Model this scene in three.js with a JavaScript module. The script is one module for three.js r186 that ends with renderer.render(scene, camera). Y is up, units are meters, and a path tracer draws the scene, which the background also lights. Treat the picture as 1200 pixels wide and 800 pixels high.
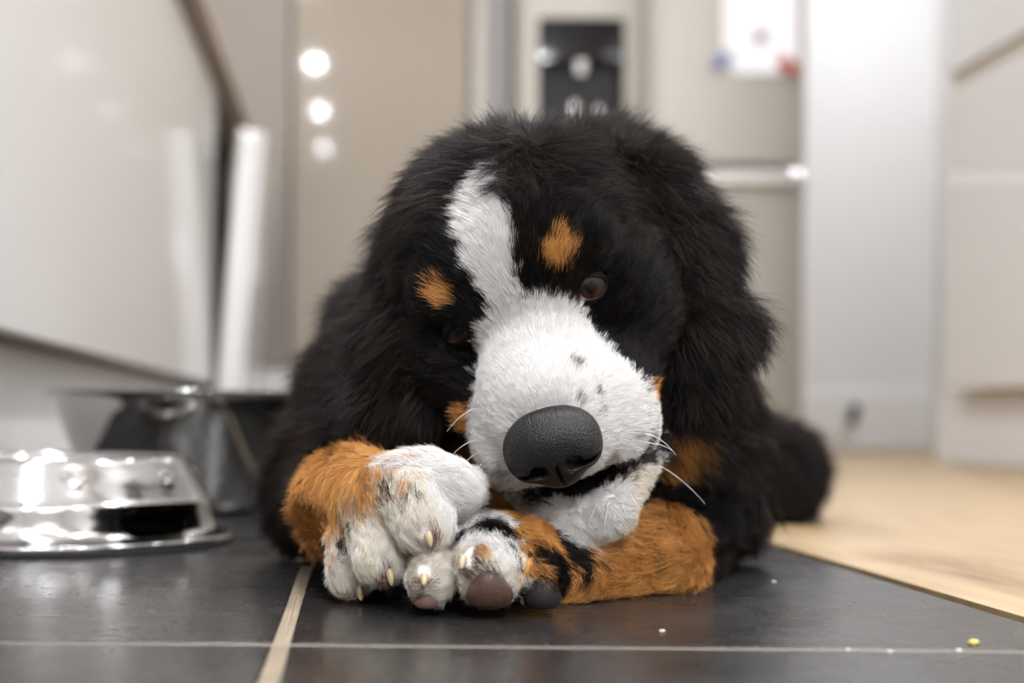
import * as THREE from 'three';
import { RectAreaLightUniformsLib } from 'three/addons/lights/RectAreaLightUniformsLib.js';
import { RoundedBoxGeometry } from 'three/addons/geometries/RoundedBoxGeometry.js';
import { mergeGeometries } from 'three/addons/utils/BufferGeometryUtils.js';
import { Brush, Evaluator, SUBTRACTION } from 'three-bvh-csg';

// ---------------------------------------------------------------- camera, exposure
// The lens stands 10 cm above the floor, level, looking down the kitchen (-z) with a shifted frame.
const scene = new THREE.Scene();
scene.background = new THREE.Color(0x000000);
const FPX = 1650, VX = 414, VY = 492, CAMH = 0.10, ROLL = THREE.MathUtils.degToRad(0.5);
const FULLW = 2 * (1200 - VX), FULLH = 2 * VY;
const camera = new THREE.PerspectiveCamera(2 * THREE.MathUtils.radToDeg(Math.atan(FULLH / 2 / FPX)), FULLW / FULLH, 0.05, 40);
camera.setViewOffset(FULLW, FULLH, FULLW / 2 - VX, 0, 1200, 800);
camera.position.set(0, CAMH, 0);
camera.rotation.z = ROLL;
camera.focus = 0.755;
camera.userData.fStop = 2.9;
const renderer = new THREE.WebGLRenderer({ antialias: true });
renderer.toneMapping = THREE.LinearToneMapping;
renderer.toneMappingExposure = 1.58;
renderer.shadowMap.enabled = true;
RectAreaLightUniformsLib.init();

// ---------------------------------------------------------------- lights: the ceiling downlights of the kitchen (fittings are built further down)
const CEIL = 2.5;
const LAMP_POWER = 630, LAMP_SIZE = 0.065, LAMP_COLOR = new THREE.Color().setRGB(0.96, 0.985, 1.045);
const LAMPS = [];
for (const x of [-0.28, 1.22]) for (const [d, dim] of [[-3.7, 1], [-2.2, 1.5], [-0.75, 2.2], [1.0, 1.9], [2.3, 0.4], [3.7, 0.4]]) LAMPS.push([x, d, dim]);   // the lamps at the far end are dimmed
LAMPS.push([1.9, 4.75, 1.3]);  // added downlight, brightens the corner past the refrigerator
for (const [x, d, dim] of LAMPS) {
  const l = new THREE.RectAreaLight(LAMP_COLOR, LAMP_POWER * dim, LAMP_SIZE, LAMP_SIZE);
  l.position.set(x, CEIL - 0.016, -d); l.lookAt(x, 0, -d); scene.add(l);
}

// an added globe lamp behind the lens, for soft frontal light on the puppy
const FILL_LAMP = new THREE.Vector3(0.26, 1.05, 1.0);
const globe = new THREE.PointLight(LAMP_COLOR, 3.9, 0, 2); globe.position.copy(FILL_LAMP); globe.castShadow = true; globe.shadow.radius = 6; scene.add(globe);

// ---------------------------------------------------------------- helpers
// photo pixel + distance along the viewing axis -> point in the room
function P(u, v, d) {
  const x = u - VX, y = v - VY, c = Math.cos(ROLL), s = Math.sin(ROLL);
  return new THREE.Vector3((x * c + y * s) * d / FPX, CAMH - (-x * s + y * c) * d / FPX, -d);
}
let seed = 12345;
function rnd() { seed = (seed + 0x6d2b79f5) | 0; let t = Math.imul(seed ^ (seed >>> 15), 1 | seed); t = (t + Math.imul(t ^ (t >>> 7), 61 | t)) ^ t; return ((t ^ (t >>> 14)) >>> 0) / 4294967296; }
const rr = (a, b) => a + (b - a) * rnd();
const taken = {};
function numbered(name) { const n = taken[name] = (taken[name] ?? -1) + 1; return n ? name + '_' + String(n).padStart(3, '0') : name; }
function mesh(name, geo, mat, parent) { const m = new THREE.Mesh(geo, mat); m.name = parent ? name : numbered(name); m.castShadow = m.receiveShadow = true; (parent ?? scene).add(m); return m; }
function group(name, x = 0, y = 0, z = 0) { const g = new THREE.Group(); g.name = numbered(name); g.position.set(x, y, z); scene.add(g); return g; }
function tag(o, label, category, grp, kind) { o.userData.label = label; if (category) o.userData.category = category; if (grp) o.userData.group = grp; if (kind) o.userData.kind = kind; return o; }
function structure(o, label) { o.userData.kind = 'structure'; if (label) o.userData.label = label; return o; }
// box given by its corners in room axes (x to the right, y up, d ahead), edges rounded
function boxGeo(x0, x1, y0, y1, d0, d1, r = 0.002) {
  const w = x1 - x0, h = y1 - y0, l = d1 - d0, m = Math.min(w, h, l) / 2;
  const g = r > 0 ? new RoundedBoxGeometry(w, h, l, 2, Math.min(r, m * 0.9)) : new THREE.BoxGeometry(w, h, l);
  g.translate((x0 + x1) / 2, (y0 + y1) / 2, -(d0 + d1) / 2); return g;
}
// smooth value noise
function hash3(x, y, z) { let h = Math.imul(x, 374761393) ^ Math.imul(y, 668265263) ^ Math.imul(z, 2147483647 - 1640531527); h = Math.imul(h ^ (h >>> 13), 1274126177); return ((h ^ (h >>> 16)) >>> 0) / 4294967296; }
function noise3(x, y, z) {
  const X = Math.floor(x), Y = Math.floor(y), Z = Math.floor(z), f = (t) => t * t * (3 - 2 * t), a = f(x - X), b = f(y - Y), c = f(z - Z), L = (p, q, t) => p + (q - p) * t;
  return L(L(L(hash3(X, Y, Z), hash3(X + 1, Y, Z), a), L(hash3(X, Y + 1, Z), hash3(X + 1, Y + 1, Z), a), b), L(L(hash3(X, Y, Z + 1), hash3(X + 1, Y, Z + 1), a), L(hash3(X, Y + 1, Z + 1), hash3(X + 1, Y + 1, Z + 1), a), b), c);
}
// tiling noise texture: fn(u, v in 0..1, tn) -> [r, g, b] 0..1
function tnoise(u, v, n, s) { // periodic value noise with n cells per tile
  const x = u * n, y = v * n, X = Math.floor(x), Y = Math.floor(y), f = (t) => t * t * (3 - 2 * t), a = f(x - X), b = f(y - Y), m = (i) => ((i % n) + n) % n;
  const h = (i, j) => hash3(m(i), m(j), s), L = (p, q, t) => p + (q - p) * t;
  return L(L(h(X, Y), h(X + 1, Y), a), L(h(X, Y + 1), h(X + 1, Y + 1), a), b);
}
function texture(size, fn, srgb, h = size) {
  const d = new Uint8Array(size * h * 4);
  for (let y = 0, o = 0; y < h; y++) for (let x = 0; x < size; x++, o += 4) { const c = fn((x + 0.5) / size, (y + 0.5) / h); for (let k = 0; k < 3; k++) d[o + k] = Math.max(0, Math.min(255, Math.round((c.length ? c[k] : c) * 255))); d[o + 3] = 255; }
  const t = new THREE.DataTexture(d, size, h); t.magFilter = THREE.LinearFilter; t.minFilter = THREE.LinearMipmapLinearFilter; t.wrapS = t.wrapT = THREE.RepeatWrapping; if (srgb) t.colorSpace = THREE.SRGBColorSpace; t.needsUpdate = true; return t;
}
// uv in metres from the two axes across the face's normal
function planarUV(g, off = [0, 0], swap = false) {
  const p = g.attributes.position, n = g.attributes.normal, uv = new Float32Array(p.count * 2);
  for (let i = 0; i < p.count; i++) {
    const ax = Math.abs(n.getX(i)), ay = Math.abs(n.getY(i)), az = Math.abs(n.getZ(i));
    let a, b; if (ay >= ax && ay >= az) { a = p.getX(i); b = -p.getZ(i); } else if (ax >= az) { a = p.getZ(i); b = p.getY(i); } else { a = p.getX(i); b = p.getY(i); }
    if (swap) [a, b] = [b, a];
    uv[2 * i] = a + off[0]; uv[2 * i + 1] = b + off[1];
  }
  g.setAttribute('uv', new THREE.BufferAttribute(uv, 2)); return g;
}
const lin = (r, g, b) => new THREE.Color().setRGB(r, g, b);
const std = (o) => new THREE.MeshStandardMaterial(o), phy = (o) => new THREE.MeshPhysicalMaterial(o);

// ---------------------------------------------------------------- materials
const T = {};
T.fine = texture(512, (u, v) => 0.5 * tnoise(u, v, 128, 1) + 0.3 * tnoise(u, v, 48, 2) + 0.2 * tnoise(u, v, 12, 3));
T.tileColor = texture(512, (u, v) => { const a = 0.5 * tnoise(u, v, 6, 11) + 0.3 * tnoise(u, v, 24, 12) + 0.2 * tnoise(u, v, 96, 13), k = 0.11 + 0.06 * a; return [k * 1.02, k * 0.99, k * 0.97]; }, true);
T.tileRough = texture(1024, (u, v) => { const s = tnoise(u, v * 0.999, 5, 21) * 0.5 + tnoise(u, v, 14, 22) * 0.3 + tnoise(u, v, 60, 23) * 0.2; const speck = tnoise(u, v, 200, 24) > 0.9 ? 0.25 : 0; return 0.17 + 0.20 * s + speck * 0.5; });
T.tileBump = texture(1024, (u, v) => 0.55 * tnoise(u, v, 9, 31) + 0.3 * tnoise(u, v, 40, 32) + 0.15 * tnoise(u, v, 170, 33));
T.grout = texture(256, (u, v) => { const k = 0.45 + 0.5 * (0.6 * tnoise(u, v, 64, 41) + 0.4 * tnoise(u, v, 20, 42)); return [k, k * 0.93, k * 0.83]; }, true);
function woodTex(s, dark) {
  return texture(512, (u, v) => {
    const w = tnoise(u, v, 4, s) * 0.16, g1 = tnoise((u + w) % 1, v * 0.5 % 1, 26, s + 1), g2 = tnoise((u + w * 0.6) % 1, v * 0.25 % 1, 90, s + 2), patch = Math.pow(Math.max(0, tnoise(u, v, 5, s + 3) - 0.55) * 2.2, 1.2);
    const k = 0.30 * g1 + 0.18 * g2 + dark * patch * (0.4 + 0.6 * g2);
    return [0.67 - 0.22 * k, 0.58 - 0.24 * k, 0.445 - 0.24 * k];
  }, true);
}
T.wood = [woodTex(51, 0.5), woodTex(61, 1.6), woodTex(71, 0.3)];
T.brush = texture(512, (u, v) => 0.5 + 0.5 * (tnoise(u, (v * 0.02) % 1, 256, 81) - 0.5) + 0.3 * (tnoise(u, (v * 0.06) % 1, 64, 82) - 0.5));
for (const k of ['tileColor', 'tileRough', 'tileBump']) T[k].repeat.set(1.7, 1.7);
T.grout.repeat.set(9, 9);
T.wood.forEach((t) => t.repeat.set(3, 0.7));
const M = {
  tile: std({ color: 0xffffff, map: T.tileColor, roughnessMap: T.tileRough, roughness: 1, bumpMap: T.tileBump, bumpScale: 0.0006, metalness: 0 }),
  groutSand: std({ map: T.grout, color: lin(0.75, 0.7, 0.62), roughness: 0.95, bumpMap: T.fine, bumpScale: 0.001 }),
  groutPale: std({ map: T.grout, color: lin(0.55, 0.57, 0.60), roughness: 0.6 }),
  wood: T.wood.map((t) => std({ map: t, roughness: 0.42, bumpMap: T.fine, bumpScale: 0.0001 })),
  seal: std({ color: lin(0.008, 0.008, 0.008), roughness: 0.7 }),
  paint: std({ color: lin(0.82, 0.81, 0.80), roughness: 0.75, bumpMap: T.fine, bumpScale: 0.0002 }),
  ceiling: std({ color: lin(0.82, 0.81, 0.80), roughness: 0.9 }),
  taupe: std({ color: lin(0.30, 0.265, 0.235), roughness: 0.55 }),
  whiteGloss: phy({ color: lin(0.70, 0.69, 0.675), roughness: 0.35, clearcoat: 0.6, clearcoatRoughness: 0.06 }),
  creamGloss: phy({ color: lin(0.275, 0.225, 0.16), roughness: 0.35, clearcoat: 0.5, clearcoatRoughness: 0.05 }),
  whiteSatin: std({ color: lin(0.83, 0.82, 0.81), roughness: 0.4 }),
  worktop: std({ color: lin(0.50, 0.43, 0.35), roughness: 0.5, bumpMap: T.fine, bumpScale: 0.0002 }),
  oakBase: std({ color: lin(0.36, 0.24, 0.12), roughness: 0.6 }),
  black: std({ color: lin(0.006, 0.006, 0.006), roughness: 0.6 }),
  blackGlass: phy({ color: lin(0.004, 0.004, 0.005), roughness: 0.05, specularIntensity: 0.4, clearcoat: 0.25, clearcoatRoughness: 0.02 }),
  steel: std({ color: lin(0.37, 0.345, 0.305), metalness: 0.5, roughness: 0.45, bumpMap: T.brush, bumpScale: 0.0001 }),
  chrome: std({ color: lin(0.78, 0.77, 0.76), metalness: 1, roughness: 0.16 }),
  bowl: std({ color: lin(0.38, 0.375, 0.37), metalness: 1, roughness: 0.13, bumpMap: T.fine, bumpScale: 0.00008 }),
  bowlFar: std({ color: lin(0.42, 0.41, 0.39), metalness: 1, roughness: 0.09 }),
  rubber: std({ color: lin(0.02, 0.02, 0.02), roughness: 0.8 }),
  paper: std({ color: lin(0.82, 0.82, 0.84), roughness: 0.8 }),
  lamp: std({ color: lin(0.9, 0.9, 0.9), emissive: lin(1.0, 0.94, 0.87), emissiveIntensity: 40 }),
};

// ---------------------------------------------------------------- the room
const DBACK = 5.7, DFRONT = -5.0, XL = -0.96, XR = 2.35;
{
  const f = structure(group('floor'), 'floor of dark stone tiles beside pale oak boards');
  const XJ = -0.0314, XB = 0.348, g = 0.0043, gx = 0.0038;
  // concrete bed under everything, with the grout lying in the joints
  mesh('floor_bed', boxGeo(XL - 0.2, XR + 0.2, -0.12, -0.014, DFRONT - 0.2, DBACK + 0.2, 0), M.rubber, f);
  mesh('grout', boxGeo(XJ - gx - 0.001, XJ + gx + 0.001, -0.0135, -0.0011, DFRONT, 4.6, 0), M.groutSand, f);
  const rows = []; for (let k = -12; k <= 9; k++) rows.push(0.627 + k * 0.494);
  for (const d of rows) mesh('grout', boxGeo(XL, XB - 0.0065, -0.0135, -0.0006, d - 0.0026, d + 0.0026, 0), M.groutPale, f);
  for (let k = 0; k < rows.length - 1; k++) {
    for (const [x0, x1] of [[XJ - 0.494, XJ - gx], [XJ + gx, XB - 0.0065], [XL, XJ - 0.498]]) {
      const t = boxGeo(x0, x1, -0.0135, rr(-0.0003, 0.0001), rows[k] + g / 2, rows[k + 1] - g / 2, 0.0012);
      mesh('tile', planarUV(t, [rr(0, 3), rr(0, 3)]), M.tile, f);
    }
  }
  mesh('floor_joint', boxGeo(XB - 0.0065, XB, -0.0135, -0.006, DFRONT, DBACK, 0), M.seal, f);
  const pw = 0.171;
  for (let c = 0; c < 12; c++) {
    let d = DFRONT - rr(0, 1.2) * (c % 2 ? 1 : 0.5) + (c === 0 ? 0.1 : 0);
    while (d < DBACK) {
      const l = rr(1.5, 2.1), x0 = XB + 0.0002 + c * pw, t = boxGeo(x0, Math.min(XR, x0 + pw - 0.0006), -0.0135, 0.0014 + rr(-0.0001, 0.0001), Math.max(DFRONT, d), Math.min(DBACK, d + l - 0.0008), 0.0006);
      const near = c === 0 && d < 0.9 && d + l > 0.9;
      if (Math.min(DBACK, d + l) - Math.max(DFRONT, d) > 0.02) mesh('plank', planarUV(t, [rr(0, 3), near ? 0.42 : rr(0, 3)]), M.wood[near ? 1 : Math.floor(rr(0, 2.99))], f);
      d += l;
    }
  }
}
structure(mesh('ceiling', boxGeo(XL - 0.2, XR + 0.2, CEIL, CEIL + 0.15, DFRONT - 0.2, DBACK + 0.2, 0), M.ceiling), 'plain white ceiling with downlights');
structure(mesh('wall_left', boxGeo(XL - 0.15, XL, -0.12, CEIL, DFRONT, DBACK, 0), M.paint), 'white painted wall behind the base cabinets');
structure(mesh('wall_right', boxGeo(XR, XR + 0.15, -0.12, CEIL, DFRONT, DBACK, 0), M.paint), 'white painted wall behind the tall cupboards');
structure(mesh('wall_back', boxGeo(XL - 0.15, XR + 0.15, -0.12, CEIL, DBACK, DBACK + 0.15, 0), M.paint), 'white painted wall beyond the refrigerator');
structure(mesh('wall_front', boxGeo(XL - 0.15, XR + 0.15, -0.12, CEIL, DFRONT - 0.15, DFRONT, 0), M.paint), 'white painted wall at the other end of the kitchen');
structure(mesh('baseboard_back', boxGeo(1.46, 2.34, 0.0016, 0.225, DBACK - 0.022, DBACK - 0.0005, 0.006), M.whiteSatin), 'tall white skirting board at the far wall');

// ---------------------------------------------------------------- base cabinet run on the bowls' side
const XF = -0.344;
{
  const c = tag(group('base_cabinet', XF, 0, -2.2), 'long white gloss base cabinet behind the steel bowls', 'cabinet');
  const L = (g) => g.translate(-XF, 0, 2.2);
  mesh('carcass', L(boxGeo(XL + 0.002, XF - 0.022, 0.188, 0.928, -0.6, 3.455, 0.001)), M.oakBase, c);
  mesh('door', L(boxGeo(XF - 0.02, XF, 0.186, 0.905, -0.6, 3.45, 0.0025)), M.whiteGloss, c);
  const p = mesh('plinth', L(boxGeo(XF - 0.078, XF - 0.062, 0.002, 0.186, -0.6, 3.455, 0.001)), M.whiteSatin, c);
  p.userData.label = 'white plinth board set back under the cabinet';
  const w = tag(mesh('worktop', boxGeo(XL + 0.002, XF + 0.040, 0.930, 0.962, -0.6, 4.34, 0.004), M.worktop), 'brown worktop running over the white base cabinet and dishwasher', 'worktop');
}
{
  const g = tag(group('dishwasher', XF, 0, -3.76), 'dishwasher with its white door standing ajar at the cabinet end', 'dishwasher');
  const d0 = 3.462, d1 = 4.055, L = (q) => q.translate(-XF, 0, 3.76);
  const shell = [boxGeo(XL + 0.01, XF - 0.02, 0.10, 0.12, d0, d1, 0), boxGeo(XL + 0.01, XF - 0.02, 0.85, 0.925, d0, d1, 0), boxGeo(XL + 0.01, XF - 0.02, 0.12, 0.85, d0, d0 + 0.012, 0), boxGeo(XL + 0.01, XF - 0.02, 0.12, 0.85, d1 - 0.012, d1, 0), boxGeo(XL + 0.01, XL + 0.03, 0.12, 0.85, d0, d1, 0)];
  mesh('tub', L(mergeGeometries(shell)), M.black, g);
  mesh('plinth', L(boxGeo(XF - 0.078, XF - 0.062, 0.002, 0.1, d0, d1, 0.001)), M.whiteSatin, g);
  const door = new THREE.Group(); door.name = 'door'; door.position.set(-0.008, 0.135, 0); door.rotation.z = -0.082; g.add(door);
  const dg = (x0, x1, y0, y1, a, b, r) => boxGeo(x0, x1, y0, y1, a, b, r).translate(0, 0, 3.76);
  mesh('front_panel', dg(0.052, 0.074, 0.02, 0.68, d0 + 0.004, d1 - 0.002, 0.003), M.whiteGloss, door);
  mesh('inner_liner', dg(0.004, 0.052, 0.02, 0.672, d0 + 0.006, d1 - 0.004, 0.006), M.steel, door);
  mesh('edge_trim', dg(0.016, 0.05, 0.03, 0.675, d0 + 0.001, d0 + 0.006, 0.002), M.whiteSatin, door);
  mesh('top_strip', dg(0.006, 0.05, 0.672, 0.680, d0 + 0.006, d1 - 0.004, 0.002), M.chrome, door);
}
// ---------------------------------------------------------------- far end: tall cupboards and refrigerator
{
  const D = 4.34;
  const a = tag(group('tall_cupboard', -0.57, 0, -D), 'matt taupe tall cupboard in the corner past the dishwasher', 'cupboard');
  const L = (g, x) => g.translate(-x, 0, D);
  mesh('carcass', L(boxGeo(XL + 0.002, -0.206, 0.09, 2.36, D + 0.02, D + 0.6, 0), -0.57), M.whiteSatin, a);
  mesh('door', L(boxGeo(XL + 0.004, -0.204, 0.26, 2.36, D, D + 0.02, 0.003), -0.57), M.taupe, a);
  mesh('plinth', L(boxGeo(XL + 0.004, -0.2, 0.002, 0.25, D + 0.012, D + 0.02, 0.001), -0.57), M.whiteSatin, a);
  const b = tag(group('tall_cupboard', 0.08, 0, -D), 'cream high-gloss tall cupboard mirroring the ceiling lamps', 'cupboard');
  mesh('carcass', L(boxGeo(-0.196, 0.346, 0.09, 2.36, D + 0.02, D + 0.6, 0), 0.08), M.whiteSatin, b);
  mesh('door', L(boxGeo(-0.194, 0.344, 0.262, 2.36, D - 0.002, D + 0.018, 0.003), 0.08), M.creamGloss, b);
  mesh('plinth', L(boxGeo(-0.194, 0.344, 0.002, 0.252, D + 0.008, D + 0.018, 0.001), 0.08), M.whiteGloss, b);
  const s = tag(group('filler_panel', 0.41, 0, -D), 'grey vertical filler panel between cream cupboard and refrigerator', 'panel');
  mesh('panel', L(boxGeo(0.350, 0.478, 0.002, 2.36, D + 0.03, D + 0.6, 0.002), 0.41), std({ color: lin(0.30, 0.29, 0.28), roughness: 0.5 }), s);
  mesh('edge_strip', L(boxGeo(0.362, 0.402, 0.002, 2.36, D + 0.012, D + 0.03, 0.004), 0.41), M.steel, s);
}
{
  const D = 4.30, x0 = 0.486, xm = 0.893, x1 = 1.372;
  const f = tag(group('refrigerator', 0.93, 0, -D), 'stainless steel refrigerator with black drinks dispenser', 'refrigerator');
  const L = (g) => g.translate(-0.93, 0, D);
  mesh('cabinet', L(boxGeo(x0 + 0.006, x1 - 0.006, 0.03, 1.80, D + 0.055, D + 0.62, 0.006)), M.steel, f);
  // bowed door fronts
  function bowed(a, b, y0, y1, bow, hole) {
    const n = 14, sh = new THREE.Shape(); sh.moveTo(a, 0.05);
    for (let k = 0; k <= n; k++) { const t = k / n, x = a + (b - a) * t; sh.lineTo(x, 0.012 * (Math.abs(2 * t - 1) ** 12) - bow * (1 - (2 * t - 1) ** 2)); }
    sh.lineTo(b, 0.05);
    const g = new THREE.ExtrudeGeometry(sh, { depth: y1 - y0, bevelEnabled: true, bevelSize: 0.002, bevelThickness: 0.002, bevelSegments: 2 });
    g.rotateX(-Math.PI / 2); // shape y -> -z, depth -> +y
    g.translate(0, y0, -D); return g; // shape's y grows away from the room
  }
  const ev = new Evaluator(); ev.attributes = ['position', 'normal', 'uv'];
  const doorL = new Brush(bowed(x0, xm - 0.003, 0.895, 1.80, 0.014)); doorL.updateMatrixWorld();
  const cut = new Brush(boxGeo(0.553, 0.818, 0.985, 1.33, D - 0.1, D + 0.042, 0)); cut.updateMatrixWorld();
  const dl = mesh('door', L(ev.evaluate(doorL, cut, SUBTRACTION).geometry), M.steel, f);
  mesh('door', L(bowed(xm + 0.003, x1, 0.895, 1.80, 0.014)), M.steel, f);
  const dr = mesh('freezer_drawer', L(bowed(x0, x1, 0.06, 0.862, 0.014)), M.steel, f);
  // pale grip rail along the freezer top
  mesh('grip_rail', L(boxGeo(x0 + 0.004, x1 - 0.006, 0.822, 0.868, D - 0.045, D - 0.012, 0.012)), M.chrome, dr);
  // dispenser: a black glass face with an open niche below it
  const disp = mesh('dispenser', L(boxGeo(0.553, 0.818, 0.985, 1.33, D + 0.036, D + 0.042, 0)), M.black, f);
  const lining = [boxGeo(0.553, 0.561, 0.985, 1.33, D - 0.010, D + 0.036, 0), boxGeo(0.810, 0.818, 0.985, 1.33, D - 0.010, D + 0.036, 0), boxGeo(0.561, 0.810, 0.985, 0.993, D - 0.012, D + 0.036, 0)];
  mesh('niche_lining', L(mergeGeometries(lining)), M.black, disp);
  mesh('control_panel', L(boxGeo(0.558, 0.813, 1.20, 1.329, D - 0.016, D + 0.036, 0.003)), M.blackGlass, disp);
  mesh('nozzle', L(new THREE.CylinderGeometry(0.026, 0.018, 0.05, 20).translate(0.686, 1.185, -(D + 0.01))), M.chrome, disp);  // chrome nozzle placed to give a bright glint, for a reflected lamp spot
  for (const [x, y] of [[0.668, 1.05], [0.742, 1.036]]) mesh('lever', L(new THREE.CapsuleGeometry(0.013, 0.045, 6, 16).translate(x, y, -(D + 0.016))), M.chrome, disp);  // chrome levers likewise put in for their glints
}
// notes held on the refrigerator
{
  const D = 4.283, c = P(890, 40, D);
  const can = document.createElement('canvas'); can.width = 256; can.height = 512; const q = can.getContext('2d');
  q.fillStyle = '#f0f0f2'; q.fillRect(0, 0, 256, 512);
  q.fillStyle = '#7a5a70'; q.beginPath(); q.arc(128, 385, 20, 0, 7); q.fill(); q.fillStyle = '#8c3a3c'; q.beginPath(); q.arc(140, 378, 11, 0, 7); q.fill(); q.fillStyle = '#4a527e'; q.beginPath(); q.arc(120, 394, 11, 0, 7); q.fill();
  q.fillStyle = '#b9b9c2'; for (let k = 0; k < 8; k++) q.fillRect(40, 60 + k * 26, 170 - (k % 3) * 26, 4);
  const ct = new THREE.CanvasTexture(can); ct.colorSpace = THREE.SRGBColorSpace;
  const y1 = P(890, 86, D).y, x0 = P(847, 40, D).x, x1 = P(935, 40, D).x, hgt = 0.44, cut = 0.035;
  const sh = new THREE.Shape(); sh.moveTo(x0 + cut, y1); sh.lineTo(x1 - cut, y1); sh.lineTo(x1, y1 + cut); sh.lineTo(x1, y1 + hgt); sh.lineTo(x0, y1 + hgt); sh.lineTo(x0, y1 + cut); sh.closePath();
  const g = new THREE.ExtrudeGeometry(sh, { depth: 0.0015, bevelEnabled: false }), p = g.attributes.position, uv = g.attributes.uv;
  for (let i = 0; i < p.count; i++) uv.setXY(i, (p.getX(i) - x0) / (x1 - x0), (p.getY(i) - y1) / hgt);
  g.translate(0, 0, -D);
  tag(mesh('paper_note', g, std({ map: ct, roughness: 0.8 })), 'white paper note hung on the steel refrigerator door', 'note');
  for (const [u, v, col, w, lab] of [[845, 72, lin(0.20, 0.22, 0.40), 0.030, 'blue-grey magnet at the corner of the white note'], [923, 78, lin(0.36, 0.07, 0.05), 0.032, 'red magnet at the corner of the white note']]) {
    const m = P(u, v, D), o = tag(group('magnet', m.x, m.y, -D + 0.003), lab, 'magnet'); o.rotation.z = u > 900 ? -0.7 : 0.6;
    mesh('cap', new RoundedBoxGeometry(w * 2.1, w * 1.25, 0.012, 3, 0.005).translate(0, 0, 0.006), std({ color: col, roughness: 0.4 }), o);
    mesh('magnet_base', new RoundedBoxGeometry(w * 1.5, w * 0.8, 0.003, 2, 0.001).translate(0, 0, -0.001), M.black, o);
  }
}
// ---------------------------------------------------------------- cupboards across the oak floor
{
  const X = 1.5, d1 = 3.57, c = tag(group('wall_cupboard', X, 0, -2.5), 'white cupboard block with grey grip channel across the oak floor', 'cupboard');
  const L = (g) => g.translate(-X, 0, 2.5);
  mesh('carcass', L(boxGeo(X + 0.022, XR - 0.002, 0.19, 2.3, -1.2, d1, 0.001)), M.oakBase, c);
  mesh('lower_door', L(boxGeo(X, X + 0.02, 0.188, 0.945, -1.2, d1, 0.003)), M.whiteGloss, c);
  mesh('upper_door', L(boxGeo(X, X + 0.02, 0.985, 2.3, -1.2, d1, 0.003)), M.whiteGloss, c);
  mesh('grip_channel', L(boxGeo(X + 0.012, X + 0.02, 0.94, 0.99, -1.2, d1 - 0.002, 0.001)), M.worktop, c);
  mesh('end_panel', L(boxGeo(X + 0.002, XR - 0.002, 0.19, 2.3, d1, d1 + 0.018, 0.002)), M.whiteSatin, c);
  mesh('plinth', L(boxGeo(X + 0.06, X + 0.076, 0.0026, 0.188, -1.2, d1 + 0.2, 0.001)), M.whiteSatin, c);
}
{
  const D = DBACK - 0.03, p = P(1000, 486, D), g = tag(group('wall_plug', p.x, p.y, -D), 'small black plug with pale lead on the far skirting board', 'plug');
  const b = new RoundedBoxGeometry(0.038, 0.085, 0.035, 3, 0.012); b.rotateZ(-0.25); mesh('plug_body', b, M.rubber, g);
  const tube = new THREE.TubeGeometry(new THREE.CatmullRomCurve3([new THREE.Vector3(-0.01, -0.035, 0.0), new THREE.Vector3(-0.03, -0.06, 0.005), new THREE.Vector3(-0.06, p.y > 0.1 ? -p.y + 0.02 : -0.08, 0.01)]), 16, 0.006, 8);
  mesh('lead', tube, std({ color: lin(0.5, 0.45, 0.32), roughness: 0.6 }), g);
}
// ---------------------------------------------------------------- ceiling downlights, the one in the far corner added
for (const [k, [x, d]] of LAMPS.entries()) {
  const g = tag(group('ceiling_downlight', x, CEIL, -d), 'round recessed ceiling downlight', 'downlight', 'ceiling downlights');
  mesh('trim_ring', new THREE.TorusGeometry(0.052, 0.006, 10, 32).rotateX(Math.PI / 2).translate(0, -0.004, 0), M.chrome, g);
  mesh('lamp_glass', new THREE.CylinderGeometry(0.047, 0.047, 0.008, 32).translate(0, -0.006, 0), M.lamp, g);
}
{
  const g = tag(group('added_fill_lamp', FILL_LAMP.x, CEIL, FILL_LAMP.z), 'added fill lamp, a white glass globe on a thin black cord', 'lamp');  // unseen lamp, added to fill the face from the front
  mesh('ceiling_rose', new THREE.CylinderGeometry(0.05, 0.055, 0.024, 32).translate(0, -0.012, 0), M.chrome, g);
  mesh('cord', new THREE.CylinderGeometry(0.003, 0.003, CEIL - FILL_LAMP.y - 0.15, 8).translate(0, -(CEIL - FILL_LAMP.y - 0.15) / 2 - 0.02, 0), M.rubber, g);
  mesh('lamp_holder', new THREE.CylinderGeometry(0.022, 0.03, 0.05, 24).translate(0, FILL_LAMP.y - CEIL + 0.135, 0), M.chrome, g);
  mesh('lamp_globe', new THREE.SphereGeometry(0.12, 40, 28).translate(0, FILL_LAMP.y - CEIL, 0), std({ color: lin(0.9, 0.9, 0.9), emissive: LAMP_COLOR, emissiveIntensity: 9 }), g);
}
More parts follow.
